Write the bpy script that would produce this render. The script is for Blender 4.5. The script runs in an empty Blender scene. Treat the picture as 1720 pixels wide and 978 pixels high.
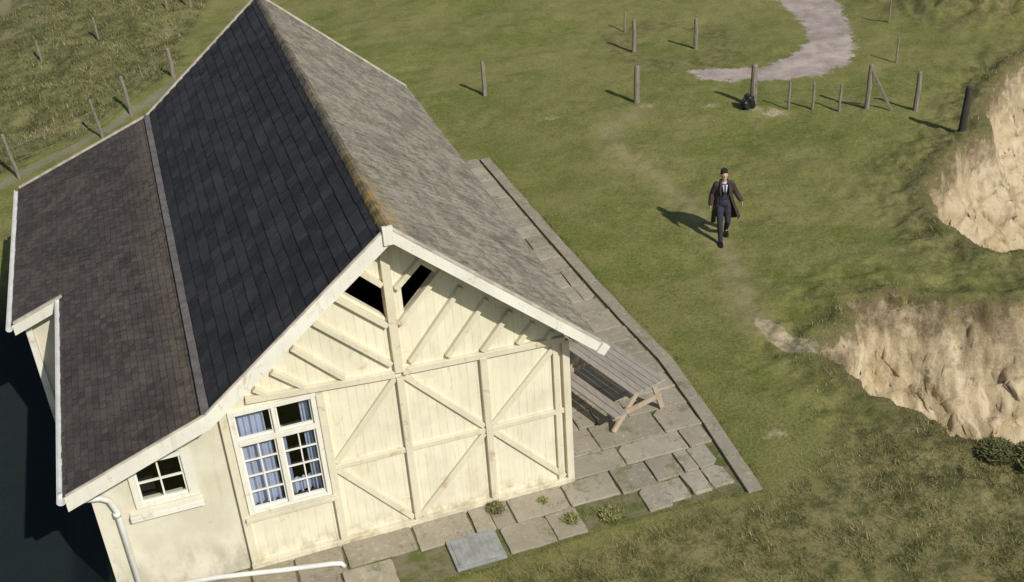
import bpy, bmesh, math, random
import numpy as np
from mathutils import Vector, Matrix, Euler
from mathutils.geometry import tessellate_polygon
random.seed(7); rng=np.random.default_rng(7)
S=bpy.context.scene
COL=S.collection

# ------------------------------------------------------------------ helpers
def link(o): COL.objects.link(o); return o
def empty(name,loc,label,cat,group=None):
    o=bpy.data.objects.new(name,None); o.location=loc; o.empty_display_size=.2
    o["label"]=label; o["category"]=cat
    if group: o["group"]=group
    return link(o)
def newobj(name,me,parent=None,mat=None,label=None,cat=None,group=None,kind=None):
    o=bpy.data.objects.new(name,me); link(o)
    if parent is not None:
        o.parent=parent
        o.matrix_parent_inverse=Matrix.Translation(parent.location).inverted() if parent.type=='EMPTY' and parent.parent is None else Matrix.Identity(4)
    if mat is not None:
        me.materials.clear()
        for m in (mat if isinstance(mat,(list,tuple)) else [mat]): me.materials.append(m)
    if label:o["label"]=label
    if cat:o["category"]=cat
    if group:o["group"]=group
    if kind:o["kind"]=kind
    return o
def wparent(o,parent):
    bpy.context.view_layer.update()
    o.parent=parent; o.matrix_parent_inverse=parent.matrix_world.inverted()
class MB:
    def __init__(s): s.v=[];s.f=[];s.t=[];s.m=[]
    def add(s,vs,fs,tint=None,mi=0):
        b=len(s.v); s.v+=[tuple(v) for v in vs]
        t=random.random() if tint is None else tint
        for f in fs: s.f.append(tuple(b+i for i in f)); s.t.append(t); s.m.append(mi)
    def box(s,x0,x1,y0,y1,z0,z1,tint=None,mi=0):
        s.add([(x0,y0,z0),(x1,y0,z0),(x1,y1,z0),(x0,y1,z0),(x0,y0,z1),(x1,y0,z1),(x1,y1,z1),(x0,y1,z1)],
          [(0,3,2,1),(4,5,6,7),(0,1,5,4),(1,2,6,5),(2,3,7,6),(3,0,4,7)],tint,mi)
    def beam(s,p0,p1,w,h,up=(0,0,1),tint=None,mi=0):
        p0=Vector(p0);p1=Vector(p1);d=(p1-p0).normalized();u=Vector(up);sd=d.cross(u).normalized();u=sd.cross(d).normalized()
        a=sd*(w/2);b=u*(h/2)
        vs=[p0-a-b,p0+a-b,p0+a+b,p0-a+b,p1-a-b,p1+a-b,p1+a+b,p1-a+b]
        s.add(vs,[(0,1,2,3)[::-1],(4,5,6,7),(0,1,5,4),(1,2,6,5),(2,3,7,6),(3,0,4,7)],tint,mi)
    def tube(s,pts,radii,n=10,tint=None,mi=0,cap=True):
        pts=[Vector(p) for p in pts]; vs=[];fs=[]
        if not isinstance(radii,(list,tuple)): radii=[radii]*len(pts)
        ref=None
        for i,p in enumerate(pts):
            d=(pts[min(i+1,len(pts)-1)]-pts[max(i-1,0)]).normalized()
            if ref is None: ref=d.orthogonal().normalized()
            sd=(ref-d*ref.dot(d)).normalized(); ref=sd; u=d.cross(sd)
            for k in range(n):
                a=2*math.pi*k/n; vs.append(p+(sd*math.cos(a)+u*math.sin(a))*radii[i])
        for i in range(len(pts)-1):
            for k in range(n):
                fs.append((i*n+k,i*n+(k+1)%n,(i+1)*n+(k+1)%n,(i+1)*n+k))
        if cap:
            fs.append(tuple(range(n))[::-1]); fs.append(tuple((len(pts)-1)*n+k for k in range(n)))
        s.add(vs,fs,tint,mi)
    def ell(s,c,r,n=14,m=9,rot=None,tint=None,mi=0):
        vs=[];fs=[];c=Vector(c);R=rot if rot is not None else Matrix.Identity(3)
        for i in range(m+1):
            ph=math.pi*i/m
            for k in range(n):
                th=2*math.pi*k/n
                vs.append(c+R@Vector((r[0]*math.sin(ph)*math.cos(th),r[1]*math.sin(ph)*math.sin(th),r[2]*math.cos(ph))))
        for i in range(m):
            for k in range(n): fs.append((i*n+k,(i+1)*n+k,(i+1)*n+(k+1)%n,i*n+(k+1)%n))
        s.add(vs,fs,tint,mi)
    def mesh(s,name,smooth=False,bevel=0):
        me=bpy.data.meshes.new(name); me.from_pydata(s.v,[],s.f)
        a=me.attributes.new('tint','FLOAT','FACE'); a.data.foreach_set('value',s.t)
        me.polygons.foreach_set('material_index',s.m)
        bm=bmesh.new();bm.from_mesh(me)
        if bevel:
            bmesh.ops.bevel(bm,geom=bm.edges[:],offset=bevel,segments=1,affect='EDGES',clamp_overlap=True)
        bmesh.ops.recalc_face_normals(bm,faces=bm.faces);bm.to_mesh(me);bm.free()
        if smooth: me.polygons.foreach_set('use_smooth',[True]*len(me.polygons))
        me.update(); return me

# ------------------------------------------------------------------ materials
def mat(name):
    m=bpy.data.materials.new(name);m.use_nodes=True;n=m.node_tree;n.nodes.clear()
    o=n.nodes.new('ShaderNodeOutputMaterial');b=n.nodes.new('ShaderNodeBsdfPrincipled');n.links.new(b.outputs[0],o.inputs[0])
    return m,n,b
class NT:
    def __init__(s,n): s.n=n; s.tc=n.nodes.new('ShaderNodeTexCoord').outputs['Object']
    def new(s,t): return s.n.nodes.new(t)
    def L(s,a,b):
        if hasattr(a,'is_output'): s.n.links.new(a,b)
        else: b.default_value=a
    def noise(s,scale,detail=4,rough=.55,vec=None,stretch=None,dist=0):
        t=s.new('ShaderNodeTexNoise');t.inputs['Scale'].default_value=scale;t.inputs['Detail'].default_value=detail;t.inputs['Roughness'].default_value=rough;t.inputs['Distortion'].default_value=dist
        v=vec or s.tc
        if stretch:
            mp=s.new('ShaderNodeMapping');mp.inputs['Scale'].default_value=stretch;s.L(v,mp.inputs[0]);v=mp.outputs[0]
        s.L(v,t.inputs['Vector']);return t.outputs['Fac']
    def mix(s,f,a,b,blend='MIX'):
        m=s.new('ShaderNodeMix');m.data_type='RGBA';m.blend_type=blend
        s.L(f,m.inputs[0])
        for x,i in ((a,6),(b,7)):
            if not hasattr(x,'is_output'): x=(x[0],x[1],x[2],1)
            s.L(x,m.inputs[i])
        return m.outputs[2]
    def ramp(s,f,lo,hi,a=0.,b=1.):
        m=s.new('ShaderNodeMapRange');m.interpolation_type='SMOOTHSTEP';m.inputs[1].default_value=lo;m.inputs[2].default_value=hi;m.inputs[3].default_value=a;m.inputs[4].default_value=b
        s.L(f,m.inputs[0]);return m.outputs[0]
    def math(s,op,a,b=0.,c=0.):
        m=s.new('ShaderNodeMath');m.operation=op;s.L(a,m.inputs[0]);s.L(b,m.inputs[1]);s.L(c,m.inputs[2]);return m.outputs[0]
    def attr(s,name):
        a=s.new('ShaderNodeAttribute');a.attribute_name=name;return a.outputs['Fac']
    def sep(s):
        x=s.new('ShaderNodeSeparateXYZ');s.L(s.tc,x.inputs[0]);return x.outputs
    def bump(s,h,strength,dist,b):
        p=s.new('ShaderNodeBump');p.inputs['Strength'].default_value=strength;p.inputs['Distance'].default_value=dist;s.L(h,p.inputs['Height']);s.L(p.outputs[0],b.inputs['Normal'])
def simple(name,c1,c2,scale=6,rough=.7,bump=.2,bd=.01,stretch=None,spec=.3,tint=0.):
    m,n,b=mat(name);t=NT(n)
    f=t.ramp(t.noise(scale,6,.6,stretch=stretch),.3,.7)
    c=t.mix(f,c1,c2)
    if tint:
        c=t.mix(tint,c,t.mix(t.attr('tint'),(c1[0]*.5,c1[1]*.5,c1[2]*.5),(min(1,c2[0]*1.3),min(1,c2[1]*1.3),min(1,c2[2]*1.3))))
    t.L(c,b.inputs['Base Color']);b.inputs['Roughness'].default_value=rough;b.inputs['Specular IOR Level'].default_value=spec
    if bump: t.bump(t.noise(scale*6,5,.6,stretch=stretch),bump,bd,b)
    return m
def paint(name,base,dirt,rust=.5,boards=False,flake=.5,rlo=.60):
    m,n,b=mat(name);t=NT(n);x,y,z=t.sep()[:3]
    c=t.mix(t.ramp(t.noise(1.2,5,.6),.35,.7),base,tuple(k*.87 for k in base))
    st=t.ramp(t.noise(3,6,.65,stretch=(5,5,.35)),.52,.72)
    c=t.mix(t.math('MULTIPLY',st,.30),c,dirt)
    h=t.noise(18,5,.6,stretch=(1,1,.15))
    if boards:
        q=t.math('FRACT',t.math('MULTIPLY',x,1/.135))
        d=t.math('ABSOLUTE',t.math('SUBTRACT',q,.5))
        g=t.ramp(d,.455,.49)
        c=t.mix(t.math('MULTIPLY',g,t.ramp(t.noise(2.2,4,.6),.35,.68,.08,.5)),c,tuple(k*.7 for k in dirt))
        bi=t.math('FLOOR',t.math('MULTIPLY',x,1/.135))
        w=t.new('ShaderNodeTexWhiteNoise');w.noise_dimensions='1D';t.L(bi,w.inputs['W'])
        c=t.mix(t.math('MULTIPLY',w.outputs['Value'],.12),c,tuple(k*.6 for k in base))
        h=t.math('SUBTRACT',t.math('MULTIPLY',h,.25),t.math('MULTIPLY',g,.6))
        c=t.mix(t.math('MULTIPLY',t.ramp(t.noise(1.6,7,.7,stretch=(1,1,.7)),.52,.72),.4),c,(.52,.42,.27))
        c=t.mix(t.math('MULTIPLY',t.ramp(t.noise(2.6,7,.7,stretch=(2.5,1,.5)),.58,.70),.4),c,(.50,.34,.16))
    fl=t.ramp(t.noise(14,7,.75,stretch=(1,1,.5)),.60,.66)
    c=t.mix(t.math('MULTIPLY',fl,flake),c,(.40,.33,.22))
    rs=t.ramp(t.noise(2.6,7,.72,dist=.6),rlo,rlo+.1)
    c=t.mix(t.math('MULTIPLY',rs,rust),c,(.42,.25,.10))
    ft=t.math('MULTIPLY',t.ramp(z,.5,0,0,1),t.ramp(t.noise(5,5,.6),.4,.7))
    c=t.mix(t.math('MULTIPLY',ft,.6),c,(.3,.25,.14))
    t.L(c,b.inputs['Base Color']);b.inputs['Roughness'].default_value=.65;b.inputs['Specular IOR Level'].default_value=.25
    t.bump(h,.4,.006,b);return m
M_board=paint('cream_boards',(.80,.75,.57),(.47,.39,.24),.35,True,.25)
M_trim=paint('cream_trim',(.715,.66,.495),(.40,.33,.20),.55,False,.5,.575)
M_white=paint('white_trim',(.79,.765,.665),(.45,.38,.26),.5,False,.45,.59)
def render_mat():
    m,n,b=mat('roughcast_render');t=NT(n);x,y,z=t.sep()[:3]
    c=t.mix(t.ramp(t.noise(.9,5,.6),.35,.65),(.71,.67,.54),(.60,.56,.43))
    c=t.mix(t.math('MULTIPLY',t.ramp(z,1.2,.1),t.ramp(t.noise(2.5,6,.65,stretch=(1,1,.5)),.40,.64,0,.7)),c,(.36,.33,.23))
    c=t.mix(t.math('MULTIPLY',t.ramp(t.noise(3.,6,.65,stretch=(3,3,.3)),.55,.75),.45),c,(.5,.36,.18))
    c=t.mix(t.ramp(t.noise(7,8,.8),.57,.67,0,.45),c,(.42,.37,.27))
    t.L(c,b.inputs['Base Color']);b.inputs['Roughness'].default_value=.9
    t.bump(t.noise(55,5,.7),.35,.01,b);return m
M_render=render_mat()
def slate(name,c1,c2,lichen,lcol,lcol2,rough=.6,lsc=3.,lo=.5,bumpd=.006,fine=0,extra=None):
    m,n,b=mat(name);t=NT(n);ti=t.attr('tint')
    c=t.mix(ti,c1,c2)
    c=t.mix(t.math('MULTIPLY',t.ramp(t.noise(.8,5,.6),.35,.7),.5),c,tuple(k*.6 for k in c1))
    l1=t.ramp(t.math('ADD',t.noise(lsc,8,.72,dist=0 if fine else .5),t.math('MULTIPLY',t.noise(lsc*9,6,.7),.25)),lo+.1,lo+.28)
    c=t.mix(t.math('MULTIPLY',l1,lichen),c,lcol)
    l2=t.ramp(t.noise(lsc*5,8,.75),.54,.66)
    c=t.mix(t.math('MULTIPLY',l2,lichen*.8),c,lcol2)
    if fine:
        c=t.mix(t.ramp(t.noise(13,7,.8),.52,.61,0,fine),c,tuple(k*.42 for k in c1))
        c=t.mix(t.ramp(t.noise(24,7,.8),.56,.65,0,fine),c,lcol2)
        c=t.mix(t.ramp(t.noise(3.2,8,.8),.55,.63,0,.5),c,tuple(k*.55 for k in c1))
    x,y,z=t.sep()[:3]
    if extra=='band':
        c=t.mix(t.math('MULTIPLY',t.ramp(x,-6.25,-5.65),t.ramp(t.noise(5,7,.75),.4,.6,.1,.6)),c,(.17,.135,.095))
    if extra=='yellow':
        k=t.math('MULTIPLY',t.ramp(y,3.2,-.3),t.ramp(t.noise(4,7,.75),.44,.58))
        k=t.math('MULTIPLY',k,t.ramp(x,-2.25,-2.6))
        c=t.mix(t.math('MULTIPLY',k,.85),c,(.40,.25,.045))
    t.L(c,b.inputs['Base Color']);b.inputs['Roughness'].default_value=rough;b.inputs['Specular IOR Level'].default_value=.2
    t.bump(t.noise(40,6,.7),.5,bumpd,b);return m
M_slate=slate('charcoal_slate',(.026,.025,.027),(.050,.048,.052),.35,(.082,.074,.062),(.072,.064,.056),.75)
M_newslate=slate('replacement_slate',(.016,.019,.027),(.026,.030,.040),.05,(.09,.08,.06),(.06,.055,.05),.6)
M_tile=slate('brown_charcoal_tile',(.055,.047,.042),(.098,.081,.071),.5,(.15,.122,.092),(.13,.108,.085),.85,lsc=1.6,extra='band')
M_lich=slate('lichened_tile',(.20,.178,.145),(.29,.26,.205),.65,(.42,.375,.275),(.43,.385,.28),.9,lsc=2.6,lo=.45,bumpd=.012,fine=.65,extra='yellow')
M_ridge=slate('ridge_tile',(.10,.085,.07),(.17,.145,.115),.7,(.30,.25,.15),(.36,.28,.11),.85,lsc=2.2,lo=.45,extra='yellow')
M_lead=simple('lead_flashing',(.10,.095,.09),(.18,.16,.14),5,.6,.2,.005)
M_verge=simple('verge_mortar',(.55,.50,.40),(.34,.30,.24),4,.85,.4,.01)
M_pipe=simple('white_plastic',(.74,.74,.70),(.62,.61,.56),3,.45,.05,.002,spec=.5)
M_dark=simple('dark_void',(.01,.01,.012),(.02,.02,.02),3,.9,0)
M_curt=simple('curtain_cloth',(.42,.46,.58),(.34,.38,.50),3,.9,.2,.004)
M_sash=simple('white_sash',(.82,.80,.72),(.74,.71,.62),4,.6,.1,.002)
M_wood=simple('weathered_bench_wood',(.42,.375,.31),(.30,.265,.215),5,.85,.4,.006,stretch=(4,.6,4),tint=.3)
M_wood2=simple('fresh_leg_wood',(.50,.41,.29),(.38,.30,.20),6,.75,.3,.005,tint=.3)
M_post=simple('grey_post_wood',(.30,.27,.215),(.16,.135,.105),5,.85,.5,.012,stretch=(5,5,.6),tint=.2)
M_postd=simple('dark_post_wood',(.07,.06,.05),(.035,.03,.027),5,.85,.5,.012,stretch=(5,5,.6))
def paving_mat(name,a1,a2):
    m,n,b=mat(name);t=NT(n);ti=t.attr('tint')
    c=t.mix(ti,a1,a2)
    c=t.mix(t.ramp(t.noise(2.2,6,.65),.35,.7,0,.55),c,tuple(k*.8 for k in a1))
    c=t.mix(t.ramp(t.noise(9,7,.75),.53,.66,0,.6),c,(.50,.45,.35))
    c=t.mix(t.ramp(t.noise(1.6,7,.75),.54,.62,0,.7),c,(.17,.17,.075))
    c=t.mix(t.ramp(t.noise(6,8,.8),.59,.66,0,.6),c,(.13,.11,.065))
    ck=t.math('ABSOLUTE',t.math('SUBTRACT',t.noise(.9,6,.6,dist=.3),.5))
    c=t.mix(t.ramp(ck,.004,.0,0,.7),c,(.07,.06,.035))
    t.L(c,b.inputs['Base Color']);b.inputs['Roughness'].default_value=.88
    t.bump(t.noise(18,7,.75),.6,.015,b);return m
M_flag=paving_mat('flagstone',(.29,.255,.185),(.41,.365,.275))
M_flagl=paving_mat('pale_flagstone',(.66,.61,.48),(.70,.66,.54))
M_cover=simple('grey_cover_plate',(.32,.33,.32),(.22,.23,.22),7,.6,.4,.006)
def glass_mat():
    m=bpy.data.materials.new('window_glass');m.use_nodes=True;n=m.node_tree;n.nodes.clear()
    o=n.nodes.new('ShaderNodeOutputMaterial');t=n.nodes.new('ShaderNodeBsdfTransparent');g=n.nodes.new('ShaderNodeBsdfGlossy');x=n.nodes.new('ShaderNodeMixShader')
    t.inputs[0].default_value=(.93,.95,.97,1);g.inputs['Roughness'].default_value=.02;x.inputs[0].default_value=.06
    n.links.new(t.outputs[0],x.inputs[1]);n.links.new(g.outputs[0],x.inputs[2]);n.links.new(x.outputs[0],o.inputs[0]);return m
M_glass=glass_mat()

# ------------------------------------------------------------------ ground
def vnoise(x,y,seed=0):
    xi=np.floor(x).astype(np.int64);yi=np.floor(y).astype(np.int64);fx=x-xi;fy=y-yi
    def h(a,b):
        n=(a*374761393+b*668265263+seed*1442695041)&0x7fffffff; n=((n^(n>>13))*1274126177)&0x7fffffff; return ((n^(n>>16))&0xffff)/65535.
    u=fx*fx*(3-2*fx);v=fy*fy*(3-2*fy)
    return (h(xi,yi)*(1-u)+h(xi+1,yi)*u)*(1-v)+(h(xi,yi+1)*(1-u)+h(xi+1,yi+1)*u)*v
def fbm(x,y,o=4,seed=0):
    s=0;a=.5;t=0
    for i in range(o): s=s+a*vnoise(x*2**i+i*17.3,y*2**i-i*9.1,seed+i);t+=a;a*=.55
    return s/t-.5
def sdf(x,y,poly):
    P=np.array(poly,float);n=len(P);d=np.full(x.shape,1e18);ins=np.zeros(x.shape,bool)
    for i in range(n):
        a=P[i];b=P[(i+1)%n];e=b-a;wx=x-a[0];wy=y-a[1];t=np.clip((wx*e[0]+wy*e[1])/(e@e),0,1)
        d=np.minimum(d,(wx-e[0]*t)**2+(wy-e[1]*t)**2)
        c=((a[1]>y)!=(b[1]>y))&(x<(b[0]-a[0])*(y-a[1])/(b[1]-a[1]+1e-12)+a[0]); ins^=c
    d=np.sqrt(d);return np.where(ins,d,-d)
BITE1=[(12.0,6.7),(12.7,7.4),(14.1,8.2),(15.3,8.8),(16.5,10.3),(18.7,12.2),(25,14.5),(60,30),(500,120),(500,2.4),(16,2.2),(13.4,2.7),(12.2,3.0),(11.4,3.4),(11.1,4.3),(11.4,5.6)]
BITE2=[(7.4,2.85),(8.2,2.65),(9.,2.0),(10.4,1.5),(12.5,1.5),(15,2.3),(500,2.5),(500,-500),(30,-500),(14,-20),(9.6,-6),(7.9,-3.2),(7.1,-2.2),(6.55,-1.4),(6.2,-.7),(6.0,0),(5.9,.9),(5.85,1.6),(6.5,2.05),(6.95,2.1)]
BANKL=[(-500,-100),(-22,4),(-14,13.2),(-9.8,17.7),(-5.9,21.6),(-4.5,24),(-2.6,31),(1,42),(20,120),(20,500),(-500,500)]
PATH=[(16.5,24),(15.76,18.99),(15.1,17.4),(14.0,16.3),(12.60,15.75),(11.56,16.1),(10.9,16.5),(10.38,16.60),(10.2,16.15),(10.67,15.37),(12.11,14.71),(13.66,14.28),(15.05,14.85),(16.09,16.12),(16.95,17.97),(18.2,20.6),(21,28),(30,60),(27,60),(19,30)]
HOUSE=[(-8.4,11.2),(-8.4,5.6),(-7.45,5.6),(-7.45,0),(0,0),(0,11.2)]
PAVE=[(-8.2,-1.6),(-1.6,-1.45),(0.3,-1.3),(1.6,-1.35),(2.9,-1.45),(3.1,.8),(3.2,2.6),(3.05,4.9),(2.95,8.5),(2.85,13.1),(2.1,13.2),(0,12),(-8,12),(-8.2,5)]
BARE=[(3.8,-.3,.28,.18,.6),(5.3,14.9,.3,.16,.6),(11.,12.4,.45,.3,.7),(7.9,14.6,.5,.3,.5),(9.6,13.6,.4,.25,.5),(10.7,12.9,.4,.25,.5),(5.38,2.95,.16,.22,1.5),(5.4,2.55,.16,.3,1.6),(5.5,2.15,.18,.3,1.6),(5.7,1.8,.2,.22,1.5)]
TRACK=[(7.6,14.2),(6.4,13.4),(6.05,12.3),(6.15,11),(6.3,9.8),(6.35,8.3),(6.2,6.6),(5.9,5.2),(5.5,4.0),(5.3,3.0)]
def height(x,y):
    w=fbm(x*1.1,y*1.1,3,5)*1.1+fbm(x*4,y*4,3,6)*.45
    d1=sdf(x,y,BITE1);d2=sdf(x,y,BITE2)
    d=np.maximum(d1,d2)
    dd=d+w*.5*np.clip(1-np.abs(d)/3,0,1)+.02
    t=np.clip(dd/1.9,0,1);wall=t*(1.65-.65*t)
    z=-4.0*wall-np.clip(dd-1.9,0,None)*.35
    z=z+np.clip(dd,0,.7)/.7*(fbm(x*.75,y*.75,3,9)*1.7+fbm(x*2.3,y*2.3,3,19)*.6+fbm(x*6,y*6,4,23)*.42)
    z=np.minimum(z,np.where(dd>0,-.38*np.clip(dd*8,0,1),9))
    z=np.maximum(z,-15+fbm(x*.1,y*.1,3,3))
    lip=np.exp(-((dd+.25)/.25)**2)*.12*(dd<0); z=z+lip
    z=z+np.clip(1-np.abs(d+1.0)/1.0,0,1)*fbm(x*1.8,y*1.8,4,66)*.40*(dd<0)
    lb=sdf(x,y,BANKL)
    lbm=np.clip((lb+.2)/1.2,0,1)
    z=z+lbm*(.15+fbm(x*.55,y*.55,4,2)*1.1)-np.clip(lb-2,0,30)*.06
    und=fbm(x*.35,y*.35,4,1)*.28+fbm(x*2.5,y*2.5,3,4)*.07
    hp=np.maximum(sdf(x,y,PAVE),sdf(x,y,HOUSE))
    k=np.clip((-hp-.05)/2.5,0,1)
    z=z+und*k+(1.5*np.exp(-((x-21.3)/1.9)**2-((y-17.9)/2.6)**2)*(1+fbm(x*1.5,y*1.5,4,71)*1.5))*(d<0)
    shaded_yard=np.clip((-7.6-x)/.8,0,1)*np.clip((14-y)/2.5,0,1)  # ground dropped beside the house so its shadow reaches farther
    z=z-1.0*shaded_yard-.03*(hp>-.02)
    r=np.hypot(x-4,y-8);z=z+np.clip(r-45,0,400)*.012*(d<0)
    return z,dd,lb,hp
def axis(segs,far):
    c=[]
    for a,b,st in segs: c+=list(np.arange(a,b,st))
    s=segs[-1][2];x=c[-1]
    while x<far: s*=1.22;x+=s;c.append(x)
    s=segs[0][2];x=c[0]
    while x>-far: s*=1.22;x-=s;c.insert(0,x)
    return np.array(c)
ax=axis([(-12,5,.13),(5,19,.055),(19,24,.11)],520);ay=axis([(-5.5,-4,.12),(-4,12.5,.055),(12.5,32,.14)],520)
X,Y=np.meshgrid(ax,ay);Z,DD,LB,HP=height(X,Y)
cr=np.clip(DD,0,.5)*2*(np.abs(X)<60)
X2=X+cr*(fbm(X*1.9+Z*1.5,Y*1.9-Z*1.2,5,81))*.6;Y2=Y+cr*(fbm(X*1.9-Z*1.8,Y*1.9+Z*2.3,5,91))*.75
nx,ny=len(ax),len(ay)
def arrmesh(name,V,F,attrs={},smooth=True):
    me=bpy.data.meshes.new(name);k=F.shape[1]
    me.vertices.add(len(V));me.vertices.foreach_set('co',V.astype(np.float32).ravel())
    me.loops.add(F.size);me.loops.foreach_set('vertex_index',F.astype(np.int32).ravel())
    me.polygons.add(len(F));me.polygons.foreach_set('loop_start',np.arange(0,F.size,k,dtype=np.int32));me.polygons.foreach_set('loop_total',np.full(len(F),k,np.int32))
    if smooth: me.polygons.foreach_set('use_smooth',np.ones(len(F),bool))
    me.update(calc_edges=True)
    for n,v in attrs.items():
        a=me.attributes.new(n,'FLOAT','POINT');a.data.foreach_set('value',v.astype(np.float32).ravel())
    return me
idx=np.arange(nx*ny).reshape(ny,nx)
F=np.stack([idx[:-1,:-1],idx[:-1,1:],idx[1:,1:],idx[1:,:-1]],-1).reshape(-1,4)
def rough_mask(x,y):
    r=np.clip((-.9-y+fbm(x*.8,y*.8,4,21)*2.4+np.clip(x-3,0,3)*.25)/1.3,0,1)*(x>2.)
    r=np.maximum(r,np.clip((-y-1.4+fbm(x*2,y*2,3,22)*.4)/.5,0,1)*(x>-2.4))
    return r
bare=np.zeros_like(X)
for (bx,by,rx,ry,s) in BARE: bare=bare+s*np.exp(-((X-bx)/rx)**2-((Y-by)/ry)**2)
td=np.full(X.shape,99.)
for (a,b) in zip(TRACK[:-1],TRACK[1:]):
    ex,ey=b[0]-a[0],b[1]-a[1];tt=np.clip(((X-a[0])*ex+(Y-a[1])*ey)/(ex*ex+ey*ey),0,1);td=np.minimum(td,np.hypot(X-a[0]-ex*tt,Y-a[1]-ey*tt))
track=np.exp(-(td/.38)**2)
shaded_yard=np.clip((-7.3-X)/.4,0,1)*np.clip((13.2-Y)/2.,0,1)*np.clip((Y-.5)/.25,0,1)  # mask for the house shadow painted onto the ground at left
ring=np.exp(-((np.hypot((X-11.0)/1.9,(Y-19.)/2.3)-.85)/.3)**2)*.75
worn=np.clip(np.exp(-((X-21.3)/2.3)**2-((Y-17.6)/3.)**2)*1.3,0,1)
sep1=np.exp(-((sdf(X,Y,BITE1)+.5)/.9)**2)*.7
worn=np.maximum(worn,np.maximum(sep1,np.exp(-((DD+.3)/.6)**2)*.35)*(DD<.1))
me=arrmesh('ground',np.stack([X2,Y2,Z],-1).reshape(-1,3),F,{'path':np.clip(sdf(X,Y,PATH),-2,2),'cliff':np.clip(DD,-3,3),'bank':np.clip(LB,-3,3),'rough':np.maximum(rough_mask(X,Y),ring),'bare':bare,'shaded_yard':shaded_yard,'pave':np.clip(HP,-1,1),'worn':worn,'track':track})
def ground_mat():
    m,n,b=mat('turf_and_sand');t=NT(n)
    big=t.noise(.22,4,.55);mid=t.noise(1.1,6,.65,dist=.4);fine=t.noise(14,6,.75);vf=t.noise(60,4,.7)
    g=t.mix(t.ramp(mid,.35,.66),(.145,.166,.038),(.225,.222,.074))
    g=t.mix(t.ramp(big,.42,.60,0,.6),g,(.250,.232,.088))
    g=t.mix(t.ramp(t.noise(.5,6,.65),.48,.64,0,.65),g,(.128,.160,.034))
    g=t.mix(t.ramp(fine,.48,.68,0,.55),g,(.30,.265,.115))
    g=t.mix(t.ramp(fine,.50,.34,0,.55),g,(.078,.092,.026))
    g=t.mix(t.ramp(t.noise(4.5,6,.7),.55,.68,0,.4),g,(.31,.262,.13))
    g=t.mix(t.ramp(t.noise(2.2,7,.72),.55,.67,0,.45),g,(.088,.108,.027))
    ro=t.mix(t.ramp(t.noise(2.6,8,.78),.38,.60),(.072,.076,.028),(.26,.225,.10))
    g=t.mix(t.math('MULTIPLY',t.attr('rough'),.85),g,ro)
    bk=t.mix(t.ramp(t.noise(2.4,8,.75),.34,.64),(.068,.078,.028),(.20,.19,.08))
    bk=t.mix(t.ramp(t.noise(.35,5,.6),.54,.66,0,.6),bk,(.31,.26,.15))
    bm_=t.ramp(t.math('ADD',t.attr('bank'),t.math('MULTIPLY',t.math('SUBTRACT',mid,.5),1.5)),-.1,.5)
    g=t.mix(bm_,g,bk)
    y_=t.sep()[1]
    fp=t.math('MULTIPLY',t.ramp(t.math('ABSOLUTE',t.math('ADD',t.attr('bank'),t.math('MULTIPLY',t.noise(3,5,.7),.45))),.24,.08),t.ramp(y_,25,22.5,0,.55))
    g=t.mix(fp,g,(.25,.23,.19))
    tr=t.math('MULTIPLY',t.attr('track'),t.ramp(t.noise(2.4,7,.72),.34,.62,.15,.75))
    g=t.mix(tr,g,(.34,.285,.155))
    wo=t.math('MULTIPLY',t.attr('worn'),t.ramp(t.noise(1.7,7,.72),.36,.60,.15,1.))
    g=t.mix(wo,g,t.mix(t.ramp(t.noise(5,7,.75),.42,.60),(.085,.078,.034),(.22,.18,.095)))
    ba=t.ramp(t.math('ADD',t.attr('bare'),t.math('MULTIPLY',t.math('SUBTRACT',t.noise(3,6,.7),.5),1.1)),.25,.65)
    g=t.mix(t.math('MULTIPLY',ba,.9),g,t.mix(t.ramp(t.noise(5,6,.7),.4,.6),(.34,.275,.165),(.54,.46,.32)))
    g=t.mix(t.ramp(t.attr('pave'),.0,.08),g,t.mix(t.ramp(t.noise(3,6,.7),.4,.6),(.12,.14,.04),(.22,.19,.12)))
    pt=t.ramp(t.math('ADD',t.attr('path'),t.math('MULTIPLY',t.math('SUBTRACT',t.noise(2.2,7,.75),.5),1.5)),-.05,.12)
    pc=t.mix(t.ramp(t.noise(1.,6,.65),.38,.64),(.34,.27,.245),(.48,.41,.35))
    pc=t.mix(t.ramp(t.noise(20,5,.7),.52,.66,0,.6),pc,(.58,.52,.44))
    g=t.mix(pt,g,pc)
    cd=t.math('ADD',t.attr('cliff'),t.math('MULTIPLY',t.math('SUBTRACT',t.noise(2.6,8,.78),.5),.7))
    lip=t.math('MULTIPLY',t.ramp(cd,-.40,-.04),t.ramp(t.noise(4,6,.7),.3,.6,.2,.9))
    g=t.mix(lip,g,t.mix(fine,(.085,.068,.032),(.20,.16,.085)))
    sd=t.mix(t.ramp(t.noise(.9,7,.65),.38,.62),(.66,.55,.365),(.52,.415,.25))
    sd=t.mix(t.ramp(t.noise(.6,6,.7,dist=.5),.52,.62,0,.65),sd,(.36,.285,.17))
    sd=t.mix(t.ramp(t.noise(4,8,.8),.50,.64,0,.6),sd,(.74,.66,.48))
    sd=t.mix(t.ramp(t.noise(7,8,.8),.57,.66,0,.55),sd,(.28,.22,.13))
    sd=t.mix(t.ramp(t.noise(2.,8,.78),.58,.65,0,.7),sd,(.16,.14,.065))
    sd=t.mix(t.math('MULTIPLY',t.ramp(cd,.26,.08,0,.8),t.ramp(t.noise(1.5,6,.7),.35,.6,.2,1.)),sd,(.17,.13,.07))
    g=t.mix(t.ramp(cd,.0,.06),g,sd)
    g=t.mix(t.math('MULTIPLY',t.attr('shaded_yard'),.96),g,(.012,.02,.026))  # cast shade of the house put into the turf colour, near-black navy
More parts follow.
